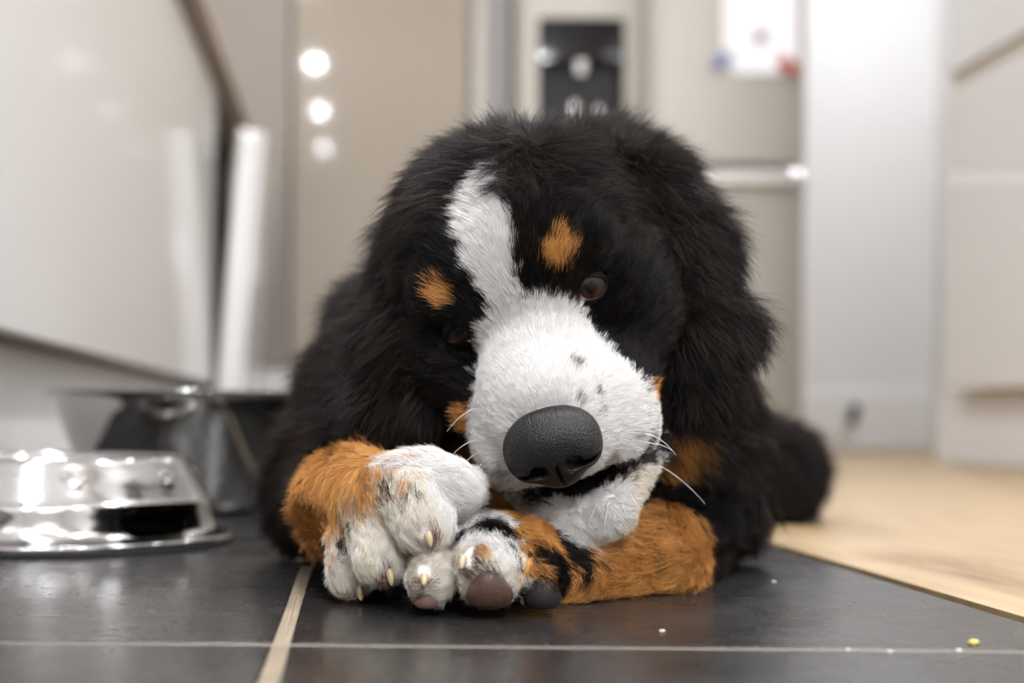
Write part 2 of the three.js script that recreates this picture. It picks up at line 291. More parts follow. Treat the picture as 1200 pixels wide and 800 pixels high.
// ---------------------------------------------------------------- feeding bowls
function lathe(pts, seg = 96) { return new THREE.LatheGeometry(pts.map(([r, y]) => new THREE.Vector2(r, y)), seg); }
function smoothProfile(pts, n) { const c = new THREE.CatmullRomCurve3(pts.map(([r, y]) => new THREE.Vector3(r, y, 0)), false, 'centripetal'); return c.getPoints(n).map((p) => [Math.max(0, p.x), p.y]); }
{
  const cx = -0.2505, cd = 1.146, g = tag(group('feeding_bowl', cx, 0.0002, -cd), 'low shiny steel feeding bowl with paw prints and grip slot', 'bowl');
  const out = [[0.1515, 0.0042], [0.1520, 0.0060], [0.1505, 0.0078], [0.1455, 0.0092], [0.1400, 0.0115], [0.1372, 0.016], [0.1350, 0.024], [0.1333, 0.0340], [0.1310, 0.0375], [0.1270, 0.0445], [0.1225, 0.0530], [0.1180, 0.0610], [0.1150, 0.0665], [0.1120, 0.0692], [0.1090, 0.0688], [0.1065, 0.0655], [0.1030, 0.0560], [0.0985, 0.040], [0.093, 0.028], [0.080, 0.0205], [0.05, 0.0185], [0, 0.018]];
  const inn = [[0, 0.0168], [0.05, 0.0173], [0.081, 0.0193], [0.0945, 0.0272], [0.0998, 0.0395], [0.1045, 0.056], [0.1078, 0.0655], [0.1095, 0.0675], [0.1118, 0.0676], [0.1138, 0.0652], [0.1168, 0.0600], [0.1213, 0.0522], [0.1258, 0.0438], [0.1297, 0.0370], [0.1320, 0.0335], [0.1337, 0.024], [0.1358, 0.016], [0.1388, 0.0105], [0.1450, 0.008], [0.1495, 0.0066], [0.1515, 0.0042]];
  const prof = [...smoothProfile(out, 80), ...smoothProfile(inn, 70)];
  const ev = new Evaluator(); ev.attributes = ['position', 'normal', 'uv'];
  let body = new Brush(lathe(prof, 128)); body.updateMatrixWorld();
  const ss = new THREE.Shape(), hw = 0.0335, hr = 0.0122; // slot
  ss.absarc(hw - hr, 0, hr, -Math.PI / 2, Math.PI / 2); ss.absarc(-hw + hr, 0, hr, Math.PI / 2, 1.5 * Math.PI); ss.closePath();
  for (const az of [50, 230]) {
    const s = new THREE.ExtrudeGeometry(ss, { depth: 0.06, bevelEnabled: false, curveSegments: 16 }); s.translate(0, 0.0232, 0.102); s.rotateY(THREE.MathUtils.degToRad(az));
    const b = new Brush(s); b.updateMatrixWorld(); body = ev.evaluate(body, b, SUBTRACTION); body.updateMatrixWorld();
  }
  mesh('bowl_body', body.geometry, M.bowl, g);
  mesh('base_ring', lathe([[0.147, 0.0], [0.1508, 0.0], [0.1515, 0.002], [0.1512, 0.0046], [0.147, 0.0046], [0.147, 0.0]]), M.rubber, g);
  // raised paw prints round the shoulder
  for (let k = 0; k < 9; k++) {
    const az = THREE.MathUtils.degToRad(22 + 40 * k), y = 0.053, r = 0.1222, parts = [];
    const blob = (x, yy, a, b) => { const s = new THREE.SphereGeometry(1, 14, 10).scale(a, b, 0.0016); s.translate(x, yy, 0); parts.push(s); };
    blob(0, -0.0035, 0.0062, 0.0048); blob(-0.0072, 0.0018, 0.0022, 0.0030); blob(-0.0026, 0.0052, 0.0022, 0.0031); blob(0.0026, 0.0052, 0.0022, 0.0031); blob(0.0072, 0.0018, 0.0022, 0.0030);
    const pg = mergeGeometries(parts); pg.rotateX(-0.49); pg.translate(0, y, r); pg.rotateY(az); mesh('paw_print', pg, M.bowl, g);
  }
}
{
  const cx = -0.178, cd = 1.55, g = tag(group('mixing_bowl', cx, 0.0002, -cd), 'tall flared steel bowl standing behind the low feeding bowl', 'bowl');
  const out = [[0.0, 0.003], [0.085, 0.002], [0.094, 0.0], [0.100, 0.0015], [0.1065, 0.008], [0.115, 0.026], [0.130, 0.065], [0.145, 0.105], [0.1515, 0.1235], [0.1550, 0.1262], [0.1578, 0.1262], [0.1585, 0.1276], [0.1570, 0.1288], [0.1530, 0.1283], [0.1500, 0.1245], [0.1435, 0.1055], [0.1285, 0.0655], [0.1135, 0.0268], [0.105, 0.0102], [0.095, 0.0052], [0.0, 0.0048]];
  mesh('bowl_body', lathe(smoothProfile(out, 120), 128), M.bowlFar, g);
}
// crumbs on the tiles
for (const [u, v, r, col, lab] of [[1141, 755, 0.0021, lin(0.42, 0.37, 0.10), 'yellow food crumb on dark tile near the grout line'], [994, 762, 0.0008, lin(0.7, 0.68, 0.62), null], [1043, 764, 0.0008, lin(0.7, 0.68, 0.62), null], [907, 682, 0.001, lin(0.6, 0.56, 0.48), null], [776, 740, 0.0009, lin(0.6, 0.58, 0.52), null], [1124, 763, 0.0009, lin(0.7, 0.68, 0.62), null]]) {
  const d = CAMH * FPX / ((v - VY) - (u - VX) * Math.sin(ROLL)), p = P(u, v, d), g = new THREE.IcosahedronGeometry(1, 2), q = g.attributes.position;
  for (let i = 0; i < q.count; i++) { const k = 0.8 + 0.4 * noise3(q.getX(i) * 1.7 + u, q.getY(i) * 1.7, q.getZ(i) * 1.7); q.setXYZ(i, q.getX(i) * k * 1.6, q.getY(i) * k * 0.6, q.getZ(i) * k); }
  g.scale(r, r, r); g.computeVertexNormals();
  const o = mesh('crumb', g, std({ color: col, roughness: 0.8 })); o.position.set(p.x, r * 0.55, p.z); o.rotation.y = u;
  tag(o, lab ?? 'tiny pale crumb lying on the dark tile', 'crumb', lab ? undefined : 'pale crumbs on the tiles');
}

// ---------------------------------------------------------------- the puppy
const V3 = (x, y, z) => new THREE.Vector3(x, y, z);
const RAD = THREE.MathUtils.degToRad;
// head frame: origin between the eyes, x to the dog's left, y up, z along the muzzle
const HEAD = new THREE.Matrix4().makeTranslation(...P(613, 362, 0.788).toArray()).multiply(new THREE.Matrix4().makeRotationZ(RAD(17))).multiply(new THREE.Matrix4().makeRotationY(RAD(-14))).multiply(new THREE.Matrix4().makeRotationX(RAD(27)));
const HINV = HEAD.clone().invert(), hi = HINV.elements;
const H = (x, y, z) => V3(x / 1000, y / 1000, z / 1000).applyMatrix4(HEAD);
const HD = (x, y, z) => V3(x, y, z).transformDirection(HEAD);
const project = (p) => { const d = -p.z, x = p.x * FPX / d, y = -(p.y - CAMH) * FPX / d, c = Math.cos(ROLL), s = Math.sin(ROLL); return [VX + x * c - y * s, VY + x * s + y * c]; };

// ellipsoids of the head, in its own frame (mm): centre, radii, blend
const HE = [];
const he = (cx, cy, cz, rx, ry, rz, k) => HE.push([cx / 1000, cy / 1000, cz / 1000, rx / 1000, ry / 1000, rz / 1000, k / 1000]);
he(0, 14, -64, 63, 57, 74, 1);                                 // skull
he(0, -2, -20, 38, 24, 30, 16);
for (const s of [-1, 1]) { he(s * 29, 17, -20, 25, 19, 20, 10); he(s * 46, -34, -48, 32, 42, 46, 16); }  // brows, cheeks
he(0, -22, 18, 27, 19, 52, 14);                                // bridge of the muzzle
he(0, -40, 26, 38, 30, 50, 12);                                // muzzle
he(40, -58, -12, 20, 27, 30, 10); he(-40, -56, -12, 20, 27, 30, 10);   // jowls
he(29, -69, 19, 25, 34, 38, 10); he(-26, -65, 23, 24, 30, 38, 10);   // flews, hanging to the side the head tilts to
he(0, -58, 51, 30, 26, 22, 8);                                 // front of the lips
// tapered limbs: a, b, ra, rb, blend
const HC = [];
const hc = (a, b, ra, rb, k) => HC.push([...a.map((v) => v / 1000), ...b.map((v) => v / 1000), ra / 1000, rb / 1000, k / 1000]);
hc([37, -112, -8], [17, -109, 50], 14, 12, 3); hc([-34, -108, -8], [-17, -109, 50], 14, 12, 3);    // lower jaw
hc([-14, -112, 54], [14, -112, 54], 12, 12, 5);                                // chin
hc([0, -100, -24], [0, -104, 28], 24, 11, 3);                                        // floor of the mouth
const LC = [];   // in the room
const lc = (a, b, ra, rb, k) => LC.push([a.x, a.y, a.z, b.x, b.y, b.z, ra, rb, k]);
const W = (x, y, d) => V3(x, y, -d);
// neck and trunk
lc(P(655, 345, 0.91), W(0.13, 0.13, 1.04), 0.072, 0.098, 0.03);
lc(P(690, 285, 0.95), W(0.15, 0.13, 1.08), 0.066, 0.098, 0.03);
lc(W(0.13, 0.128, 1.04), W(0.20, 0.13, 1.25), 0.098, 0.1, 0.02);
lc(W(0.20, 0.13, 1.25), W(0.27, 0.12, 1.45), 0.1, 0.09, 0.02);
lc(W(0.28, 0.11, 1.45), W(0.39, 0.050, 1.47), 0.078, 0.044, 0.03);
lc(W(0.418, 0.048, 1.42), W(0.418, 0.050, 1.56), 0.044, 0.046, 0.03);   // thigh
lc(W(0.07, 0.085, 0.97), W(0.18, 0.085, 0.97), 0.07, 0.07, 0.03);       // chest
// shoulders, forearms
lc(W(0.050, 0.145, 1.03), W(0.002, 0.05, 0.99), 0.058, 0.046, 0.03);
lc(W(0.000, 0.046, 0.98), P(412, 592, 0.825), 0.040, 0.027, 0.02);
lc(W(0.197, 0.135, 1.02), W(0.234, 0.05, 0.99), 0.060, 0.046, 0.03);
lc(W(0.232, 0.042, 0.96), P(760, 662, 0.850), 0.038, 0.026, 0.02);
lc(P(760, 662, 0.850), P(655, 672, 0.798), 0.026, 0.0215, 0.012);
// ears
const EARLINES = [[[745, 228, 0.872, 20], [798, 300, 0.872, 15], [826, 392, 0.862, 13], [815, 450, 0.855, 9]], [[780, 290, 0.862, 14], [808, 380, 0.854, 12], [816, 460, 0.852, 8]],
  [[552, 236, 0.885, 20], [514, 300, 0.89, 16], [468, 390, 0.885, 14], [445, 470, 0.872, 9]], [[530, 310, 0.868, 14], [508, 400, 0.862, 13], [503, 480, 0.855, 9]]];
const EARS = [];
EARLINES.forEach((pts, n) => { for (let i = 0; i < pts.length - 1; i++) { const a = pts[i], b = pts[i + 1], p = P(...a.slice(0, 3)), q = P(...b.slice(0, 3)); EARS.push([p, q]); lc(p, q, a[3] / 1000, b[3] / 1000, n % 2 ? 0.014 : 0.02); } });
// paws: the one on its side, then the one facing the lens
lc(P(412, 592, 0.825), P(462, 585, 0.775), 0.027, 0.024, 0.01);
const TOES = { D: [P(500, 562, 0.772), P(536, 575, 0.750), 0.0165, 0.0145], A: [P(476, 570, 0.764), P(497, 612, 0.738), 0.0185, 0.0155], B: [P(440, 600, 0.777), P(446, 654, 0.752), 0.017, 0.0132], C: [P(414, 630, 0.79), P(411, 673, 0.774), 0.014, 0.0118],
  E: [P(514, 662, 0.748), P(504, 681, 0.722), 0.0128, 0.0112], F: [P(570, 640, 0.750), P(573, 671, 0.718), 0.0172, 0.0160], G: [P(618, 648, 0.750), P(630, 674, 0.727), 0.0155, 0.0138] };
lc(P(590, 645, 0.774), P(655, 672, 0.798), 0.020, 0.0215, 0.008);
for (const t of Object.values(TOES)) lc(t[0], t[1], t[2], t[3], 0.006);
const EYES = [];   // sockets, filled once the eyes are placed
function cone(c, x, y, z) {
  const ux = c[3] - c[0], uy = c[4] - c[1], uz = c[5] - c[2], px = x - c[0], py = y - c[1], pz = z - c[2];
  let t = (px * ux + py * uy + pz * uz) / (ux * ux + uy * uy + uz * uz); t = t < 0 ? 0 : t > 1 ? 1 : t;
  const a = px - ux * t, b = py - uy * t, e = pz - uz * t; return Math.sqrt(a * a + b * b + e * e) - (c[6] + (c[7] - c[6]) * t);
}
const smin = (a, b, k) => { const h = k - Math.abs(a - b); return h > 0 ? Math.min(a, b) - h * h / (4 * k) : Math.min(a, b); };
const HC0 = H(0, -20, -10), lipLine = (z) => -0.086 - 0.40 * (0.055 - z);
function headSdf(x, y, z) {
  const lx = hi[0] * x + hi[4] * y + hi[8] * z + hi[12], ly = hi[1] * x + hi[5] * y + hi[9] * z + hi[13], lz = hi[2] * x + hi[6] * y + hi[10] * z + hi[14];
  let d = 1;
  for (const e of HE) {
    const a = (lx - e[0]) / e[3], b = (ly - e[1]) / e[4], c = (lz - e[2]) / e[5], k0 = Math.sqrt(a * a + b * b + c * c), a2 = a / e[3], b2 = b / e[4], c2 = c / e[5], k1 = Math.sqrt(a2 * a2 + b2 * b2 + c2 * c2);
    d = smin(d, k1 < 1e-9 ? -Math.min(e[3], e[4], e[5]) : k0 * (k0 - 1) / k1, e[6]);
  }
  for (const c of HC) d = smin(d, cone(c, lx, ly, lz), c[8]);
  if (lz > -0.012 && ly < -0.07) { const q = Math.min(lz + 0.004, 0.0024 + 0.0042 * Math.max(0, Math.min(1, (lz - 0.006) / 0.04)) - Math.abs(ly - lipLine(lz)) / 1.08); if (q > d - 0.003) d = -smin(-d, -q, 0.003); }   // the mouth slit
  return d;
}
function sdf(x, y, z) {
  let d = 1; const dx = x - HC0.x, dy = y - HC0.y, dz = z - HC0.z, r2 = dx * dx + dy * dy + dz * dz;
  d = r2 < 0.07 ? headSdf(x, y, z) : Math.sqrt(r2) - 0.17;
  for (const c of LC) { const e = cone(c, x, y, z); if (e < d + c[8]) d = smin(d, e, c[8]); }
  for (const e of EYES) { const q = e.r - Math.hypot(x - e.x, y - e.y, z - e.z); if (q > d - 0.003) d = -smin(-d, -q, 0.003); }
  return Math.max(d, 0.0015 - y);
}
const EPS = 0.0006;
function grad(f, x, y, z) { return V3(f(x + EPS, y, z) - f(x - EPS, y, z), f(x, y + EPS, z) - f(x, y - EPS, z), f(x, y, z + EPS) - f(x, y, z - EPS)).normalize(); }
const camPos = V3(0, CAMH, 0);
function hit(u, v, f = sdf) { const dir = P(u, v, 1).sub(camPos).normalize(); let t = 0.62; for (let i = 0; i < 200; i++) { const p = camPos.clone().addScaledVector(dir, t), d = f(p.x, p.y, p.z); if (d < 0.0003) return p; t += d * 0.8; if (t > 2) break; } return camPos.clone().addScaledVector(dir, 0.85); }

// surface nets over a box
function surfaceNet(f, lo, hi_, cell, keep) {
  const n = [0, 1, 2].map((k) => Math.ceil((hi_[k] - lo[k]) / cell) + 1), [nx, ny, nz] = n, val = new Float32Array(nx * ny * nz).fill(9), B = 5;
  for (let bz = 0; bz < nz; bz += B) for (let by = 0; by < ny; by += B) for (let bx = 0; bx < nx; bx += B) {
    const c = f(lo[0] + (bx + B / 2) * cell, lo[1] + (by + B / 2) * cell, lo[2] + (bz + B / 2) * cell);
    if (Math.abs(c) > B * cell * 1.6 + 0.006) { if (c < 0) for (let z = bz; z < Math.min(nz, bz + B); z++) for (let y = by; y < Math.min(ny, by + B); y++) for (let x = bx; x < Math.min(nx, bx + B); x++) val[(z * ny + y) * nx + x] = -9; continue; }
    for (let z = bz; z < Math.min(nz, bz + B); z++) for (let y = by; y < Math.min(ny, by + B); y++) for (let x = bx; x < Math.min(nx, bx + B); x++) val[(z * ny + y) * nx + x] = f(lo[0] + x * cell, lo[1] + y * cell, lo[2] + z * cell);
  }
  const id = new Int32Array(nx * ny * nz).fill(-1), pos = [], idx = [], at = (x, y, z) => (z * ny + y) * nx + x;
  for (let z = 0; z < nz - 1; z++) for (let y = 0; y < ny - 1; y++) for (let x = 0; x < nx - 1; x++) {
    let m = 0, sx = 0, sy = 0, sz = 0, cnt = 0; const v = [];
    for (let k = 0; k < 8; k++) { const q = val[at(x + (k & 1), y + ((k >> 1) & 1), z + (k >> 2))]; v.push(q); if (q < 0) m++; }
    if (!m || m === 8) continue;
    for (let k = 0; k < 8; k++) for (const b of [1, 2, 4]) if (!(k & b) && (v[k] < 0) !== (v[k | b] < 0)) { const t = v[k] / (v[k] - v[k | b]); sx += (k & 1) + (b === 1 ? t : 0); sy += ((k >> 1) & 1) + (b === 2 ? t : 0); sz += (k >> 2) + (b === 4 ? t : 0); cnt++; }
    let px = lo[0] + (x + sx / cnt) * cell, py = lo[1] + (y + sy / cnt) * cell, pz = lo[2] + (z + sz / cnt) * cell;
    const g = grad(f, px, py, pz), e = Math.max(-cell, Math.min(cell, f(px, py, pz))) * 0.8; px -= g.x * e; py -= g.y * e; pz -= g.z * e;
    id[at(x, y, z)] = pos.length / 3; pos.push(px, py, pz);
  }
  const quad = (a, b, c, d, flip) => { if (a < 0 || b < 0 || c < 0 || d < 0) return; if (keep && !keep(pos[3 * a], pos[3 * a + 1], pos[3 * a + 2])) return; flip ? idx.push(a, c, b, a, d, c) : idx.push(a, b, c, a, c, d); };
  for (let z = 1; z < nz - 1; z++) for (let y = 1; y < ny - 1; y++) for (let x = 1; x < nx - 1; x++) {
    const s = val[at(x, y, z)] < 0;
    if (s !== (val[at(x + 1, y, z)] < 0)) quad(id[at(x, y - 1, z - 1)], id[at(x, y, z - 1)], id[at(x, y, z)], id[at(x, y - 1, z)], !s);
    if (s !== (val[at(x, y + 1, z)] < 0)) quad(id[at(x - 1, y, z - 1)], id[at(x - 1, y, z)], id[at(x, y, z)], id[at(x, y, z - 1)], !s);
    if (s !== (val[at(x, y, z + 1)] < 0)) quad(id[at(x - 1, y - 1, z)], id[at(x, y - 1, z)], id[at(x, y, z)], id[at(x - 1, y, z)], !s);
  }
  const nor = new Float32Array(pos.length); for (let i = 0; i < pos.length; i += 3) { const g = grad(f, pos[i], pos[i + 1], pos[i + 2]); nor[i] = g.x; nor[i + 1] = g.y; nor[i + 2] = g.z; }
  const geo = new THREE.BufferGeometry(); geo.setAttribute('position', new THREE.Float32BufferAttribute(pos, 3)); geo.setAttribute('normal', new THREE.BufferAttribute(nor, 3)); geo.setIndex(idx); return geo;
}

// eyes sit where the photograph shows them on the face
const eyeSpots = [[691, 336, 0.0098], [540, 389, 0.0118]].map(([u, v, deep]) => { const p = hit(u, v), n = grad(sdf, p.x, p.y, p.z), gaze = n.clone().multiplyScalar(0.55).add(V3(-0.05, -0.02, 1)).normalize(); return { c: p.clone().addScaledVector(gaze, -deep), n, gaze, r: 0.0125 }; });
for (const e of eyeSpots) EYES.push({ x: e.c.x, y: e.c.y, z: e.c.z, r: 0.0132 });

// ---- coat markings: small fields on the body; each is [centre, radius, colour]
const WHITE = 1, TAN = 2, BLACK = 0, SKIN = 3, LIP = 4, MARKS = [];
const mark = (col, list) => { for (const [u, v, r] of list) { const p = hit(u, v); MARKS.push([p, r * -p.z / FPX, col, undefined, headSdf(p.x, p.y, p.z) < 0.004]); } };
const markSeg = (col, a, b, r, head = false) => MARKS.push([a, r, col, b, head]);
mark(TAN, [[768, 470, 24], [772, 495, 24], [780, 520, 22], [545, 490, 20], [545, 515, 22], [570, 560, 26], [653, 300, 20], [526, 345, 15]]);
mark(WHITE, [[576, 192, 13], [572, 212, 25], [566, 245, 36], [565, 268, 36], [571, 295, 33], [580, 320, 27], [590, 345, 22], [602, 370, 24], [622, 395, 38], [632, 420, 52]]);
for (const s of [-1, 1]) { markSeg(WHITE, H(s * 14, -30, 34), H(s * 22, -56, 40), 0.032, true); }
markSeg(WHITE, H(0, -30, 30), H(0, -60, 50), 0.045, true);
markSeg(WHITE, H(28, -66, 26), H(30, -84, 22), 0.027, true); markSeg(WHITE, H(-26, -64, 26), H(-27, -80, 24), 0.027, true);
mark(TAN, [[770, 462, 16], [777, 488, 16], [785, 512, 12]]);
mark(BLACK, [[784, 533, 9]]);
// legs
markSeg(TAN, P(388, 590, 0.83), P(455, 560, 0.775), 0.041); markSeg(TAN, P(395, 640, 0.80), P(395, 600, 0.83), 0.03);
markSeg(TAN, P(770, 655, 0.85), P(600, 655, 0.765), 0.038);
for (const k of 'ABCD') markSeg(WHITE, TOES[k][0], TOES[k][1], k === 'C' ? 0.0165 : 0.0205);
for (const k of 'EF') markSeg(WHITE, TOES[k][0], TOES[k][1], 0.0195);
mark(BLACK, [[572, 612, 17], [590, 618, 16], [545, 622, 10], [655, 628, 18], [668, 645, 20], [690, 665, 12], [640, 700, 16], [600, 640, 8]]);
mark(TAN, [[606, 622, 9], [615, 640, 10], [625, 665, 16], [560, 640, 6]]);
mark(WHITE, [[612, 685, 10], [626, 680, 8]]);
mark(BLACK, [[449, 563, 9], [452, 576, 7], [408, 612, 7], [404, 628, 8], [400, 645, 8]]);
const FRECKLES = [[676, 428, 9, 0.12], [701, 461, 6, 0.2], [679, 470, 6, 0.25], [703, 482, 6, 0.45], [744, 512, 7, 0.4], [712, 538, 13, 0.5], [590, 552, 12, 0.6]].map(([u, v, r, k]) => { const p = hit(u, v); return [p, r * -p.z / FPX, k]; });
const NOSE = H(0, -43.5, 78);
function segDist(p, a, b) { if (!b) return p.distanceTo(a); const u = b.clone().sub(a), t = Math.max(0, Math.min(1, p.clone().sub(a).dot(u) / u.lengthSq())); return p.distanceTo(a.clone().addScaledVector(u, t)); }
function coat(p) {
  let c = BLACK; const onHead = headSdf(p.x, p.y, p.z) < 0.004;
  for (const m of MARKS) if (m[4] === onHead && segDist(p, m[0], m[3]) < m[1]) c = m[2];
  if (onHead) { const l = p.clone().applyMatrix4(HINV).multiplyScalar(1000); const y0 = lipLine(l.z / 1000) * 1000; if (l.z > -12 && l.y < y0 && Math.abs(l.x) < 48) c = WHITE; if (l.z > -8 && l.z < 64 && Math.abs(l.y - y0) < 5.5 + 0.08 * Math.max(0, l.z) && Math.abs(l.x) > 3) c = LIP; }
  return c;
}
const TONES = [[0.0024, 0.0021, 0.0020], [0.86, 0.84, 0.815], [0.58, 0.27, 0.078], [0.11, 0.05, 0.04], [0.045, 0.036, 0.036]];
const mouthIn = (p) => { const l = p.clone().applyMatrix4(HINV).multiplyScalar(1000); return l.y < -80 && l.y > -112 && (l.x / 26) ** 2 + ((l.z + 5) / 54) ** 2 < 1; };


const frontGeo = surfaceNet(sdf, [-0.085, -0.006, -1.0], [0.325, 0.315, -0.685], 0.003, (x, y, z) => z > -0.99);
const backGeo = surfaceNet(sdf, [-0.14, -0.006, -1.72], [0.56, 0.315, -0.94], 0.008, (x, y, z) => z < -0.975);
const skinGeo = mergeGeometries([frontGeo, backGeo]);
{
  const p = skinGeo.attributes.position, col = new Float32Array(p.count * 3), q = V3();
  for (let i = 0; i < p.count; i++) { q.fromBufferAttribute(p, i); const c = mouthIn(q) ? [0.018, 0.010, 0.010] : TONES[coat(q)]; col[3 * i] = c[0] * 0.8; col[3 * i + 1] = c[1] * (c[0] > 0.6 ? 0.75 : 0.8); col[3 * i + 2] = c[2] * (c[0] > 0.6 ? 0.74 : 0.8); }
  skinGeo.setAttribute('color', new THREE.BufferAttribute(col, 3));
}
const pup = tag(group('puppy'), 'black, white and tan long-haired puppy chewing on its crossed front paws', 'dog');
mesh('body', skinGeo, phy({ vertexColors: true, roughness: 0.7, specularIntensity: 0.3 }), pup);

// ---- fur
function tuftGeometry(n, width, spread, bend, clump, wild) {
  const pos = [], nor = [], idx = [], S = 4;
  for (let k = 0; k < n; k++) {
    const a = rr(0, 6.283), r = Math.sqrt(rnd()) * spread, x0 = Math.cos(a) * r, z0 = Math.sin(a) * r, L = rr(0.7, 1.08), b = bend * rr(0.6, 1.4), sx = rr(-wild, wild), sz = rr(-wild, wild), base = pos.length / 3, w = width * rr(0.75, 1.25);
    for (let s = 0; s <= S; s++) {
      const t = s / S, ang = b * t, c = 1 - clump * t * t, px = x0 * c + sx * t * t * L, py = L * t * (1 - b * b * t * t / 6), pz = z0 * c + L * (b * t * t / 2) + sz * t * t * L, ww = w * (1 - t * t) * 0.5 + (s === S ? 0 : width * 0.04);
      for (let q = 0; q < 3; q++) { const f = q * 2.0944 + a, cx = Math.cos(f), cz = Math.sin(f); pos.push(px + cx * ww, py - cz * ww * Math.sin(ang), pz + cz * ww * Math.cos(ang)); nor.push(cx, -cz * Math.sin(ang), cz * Math.cos(ang)); }
    }
    for (let s = 0; s < S; s++) for (let q = 0; q < 3; q++) { const i = base + s * 3 + q, j = base + s * 3 + (q + 1) % 3; idx.push(i, i + 3, j, j, i + 3, j + 3); }
  }
  const g = new THREE.BufferGeometry(); g.setAttribute('position', new THREE.Float32BufferAttribute(pos, 3)); g.setAttribute('normal', new THREE.Float32BufferAttribute(nor, 3)); g.setIndex(idx); return g;
}
const CLASSES = [
  { name: 'short_fur', max: 0.0075, geo: [0, 1].map(() => tuftGeometry(11, 0.032, 0.30, 0.5, 0.1, 0.12)) },
  { name: 'medium_fur', max: 0.017, geo: [0, 1].map(() => tuftGeometry(12, 0.0165, 0.20, 0.8, 0.3, 0.14)) },
  { name: 'long_fur', max: 1, geo: [0, 1, 2].map(() => tuftGeometry(14, 0.0088, 0.16, 0.9, 0.62, 0.17)) },
];
const lists = CLASSES.map((c) => c.geo.map(() => []));
const LEGS = [[W(0.008, 0.046, 0.98), P(412, 592, 0.825)], [W(0.232, 0.042, 0.96), P(760, 662, 0.85)], [P(760, 662, 0.85), P(600, 645, 0.775)]];
const ss = (a, b, x) => { const t = Math.max(0, Math.min(1, (x - a) / (b - a))); return t * t * (3 - 2 * t); };
const PADSPOTS = [];   // hairless spots: pads and claws
const PADS = [
  { p: P(574, 692, 0.7045), r: [11.5, 10.5, 6], col: lin(0.052, 0.022, 0.013), label: 'brown leathery toe pad' },
  { p: P(637, 695, 0.7155), r: [9, 9.5, 5.5], col: lin(0.014, 0.011, 0.011), label: 'black toe pad' },
  { p: P(500, 704, 0.7155), r: [6, 4.5, 4], col: lin(0.12, 0.06, 0.045), label: 'pinkish brown toe pad' },
];
for (const s of PADS) PADSPOTS.push([s.p, Math.max(...s.r) / 1000 * 1.2]);
const CLAWS = [[501, 625, 0.3, -0.7, 0.6], [455, 668, 0.3, -0.75, 0.55], [420, 688, 0.25, -0.7, 0.6], [498, 676, -0.1, -0.35, 0.9], [545, 656, -0.25, -0.4, 0.85], [613, 658, -0.15, -0.3, 0.9]].map(([u, v, x, y, z]) => { const p = hit(u, v), dir = V3(x, y, z).normalize(); const n = grad(sdf, p.x, p.y, p.z); PADSPOTS.push([p.clone(), 0.005], [p.clone().addScaledVector(dir, -0.006), 0.0062]); MARKS.push([p.clone(), 0.006, SKIN, undefined, false]); return { p: p.clone().addScaledVector(n, 0.0012), dir, l: 0.0064, w: 0.0054 }; });
CLAWS[1].l = CLAWS[5].l = 0.0075;
function furAt(p, n) {
  // returns length, lie direction, lift
  const dn = p.distanceTo(NOSE), nz = (s) => noise3(p.x * s + 7, p.y * s + 3, p.z * s) - 0.5;
  let toe = 1, toeDir = null; for (const t of Object.values(TOES)) { const d = segDist(p, t[0], t[1]) - t[2]; if (d < toe) { toe = d; toeDir = t[1].clone().sub(t[0]).normalize(); } }
  let leg = 1, legDir = null; for (const l of LEGS) { const d = segDist(p, l[0], l[1]); if (d < leg) { leg = d; legDir = l[1].clone().sub(l[0]).normalize(); } }
  let ear = 1; for (const e of EARS) ear = Math.min(ear, segDist(p, e[0], e[1]));
  const earW = (1 - ss(0.02, 0.034, ear)) * ss(0.10, 0.13, dn), out = p.clone().sub(HC0).setY(0).normalize();
  const face = 1 - ss(0.105, 0.17, dn);
  let len = 0.0048 + 0.0028 * ss(0.03, 0.075, dn) + 0.006 * ss(0.085, 0.125, dn) + 0.013 * ss(0.12, 0.18, dn) + 0.006 * ss(0.19, 0.26, dn), lift = 0.28 + 0.18 * ss(0.06, 0.15, dn);
  const dir = p.clone().sub(NOSE).normalize().multiplyScalar(face).add(V3(out.x * 0.35, -0.7, out.z * 0.2 - 0.5).multiplyScalar(1 - face));
  if (earW > 0) { len += (0.030 - len) * earW; dir.lerp(V3(out.x * 0.55, -1, out.z * 0.3), earW * 0.85); lift += 0.05 * earW; }
  const tw = 1 - ss(0.004, 0.014, toe), lw = (1 - ss(0.034, 0.05, leg)) * ss(0.0, 0.012, toe) * ss(0.10, 0.13, p.distanceTo(H(0, -30, 10)));
  if (lw > 0) { len += (0.015 - len) * lw; dir.lerp(legDir, lw * 0.8); lift = 0.3 + 0.1 * lw; }
  if (tw > 0 && p.y < 0.075 && dn > 0.03) { len += (0.0105 - len) * tw; dir.lerp(toeDir, tw); lift = 0.30; }
  len *= 0.85 + 0.5 * (nz(60) + 0.5) ;
  dir.x += nz(45) * 0.9; dir.y += (noise3(p.x * 45, p.y * 45 + 9, p.z * 45) - 0.5) * 0.7; dir.z += (noise3(p.x * 45, p.y * 45, p.z * 45 + 5) - 0.5) * 0.7;
  return { len, dir, lift, dn };
}
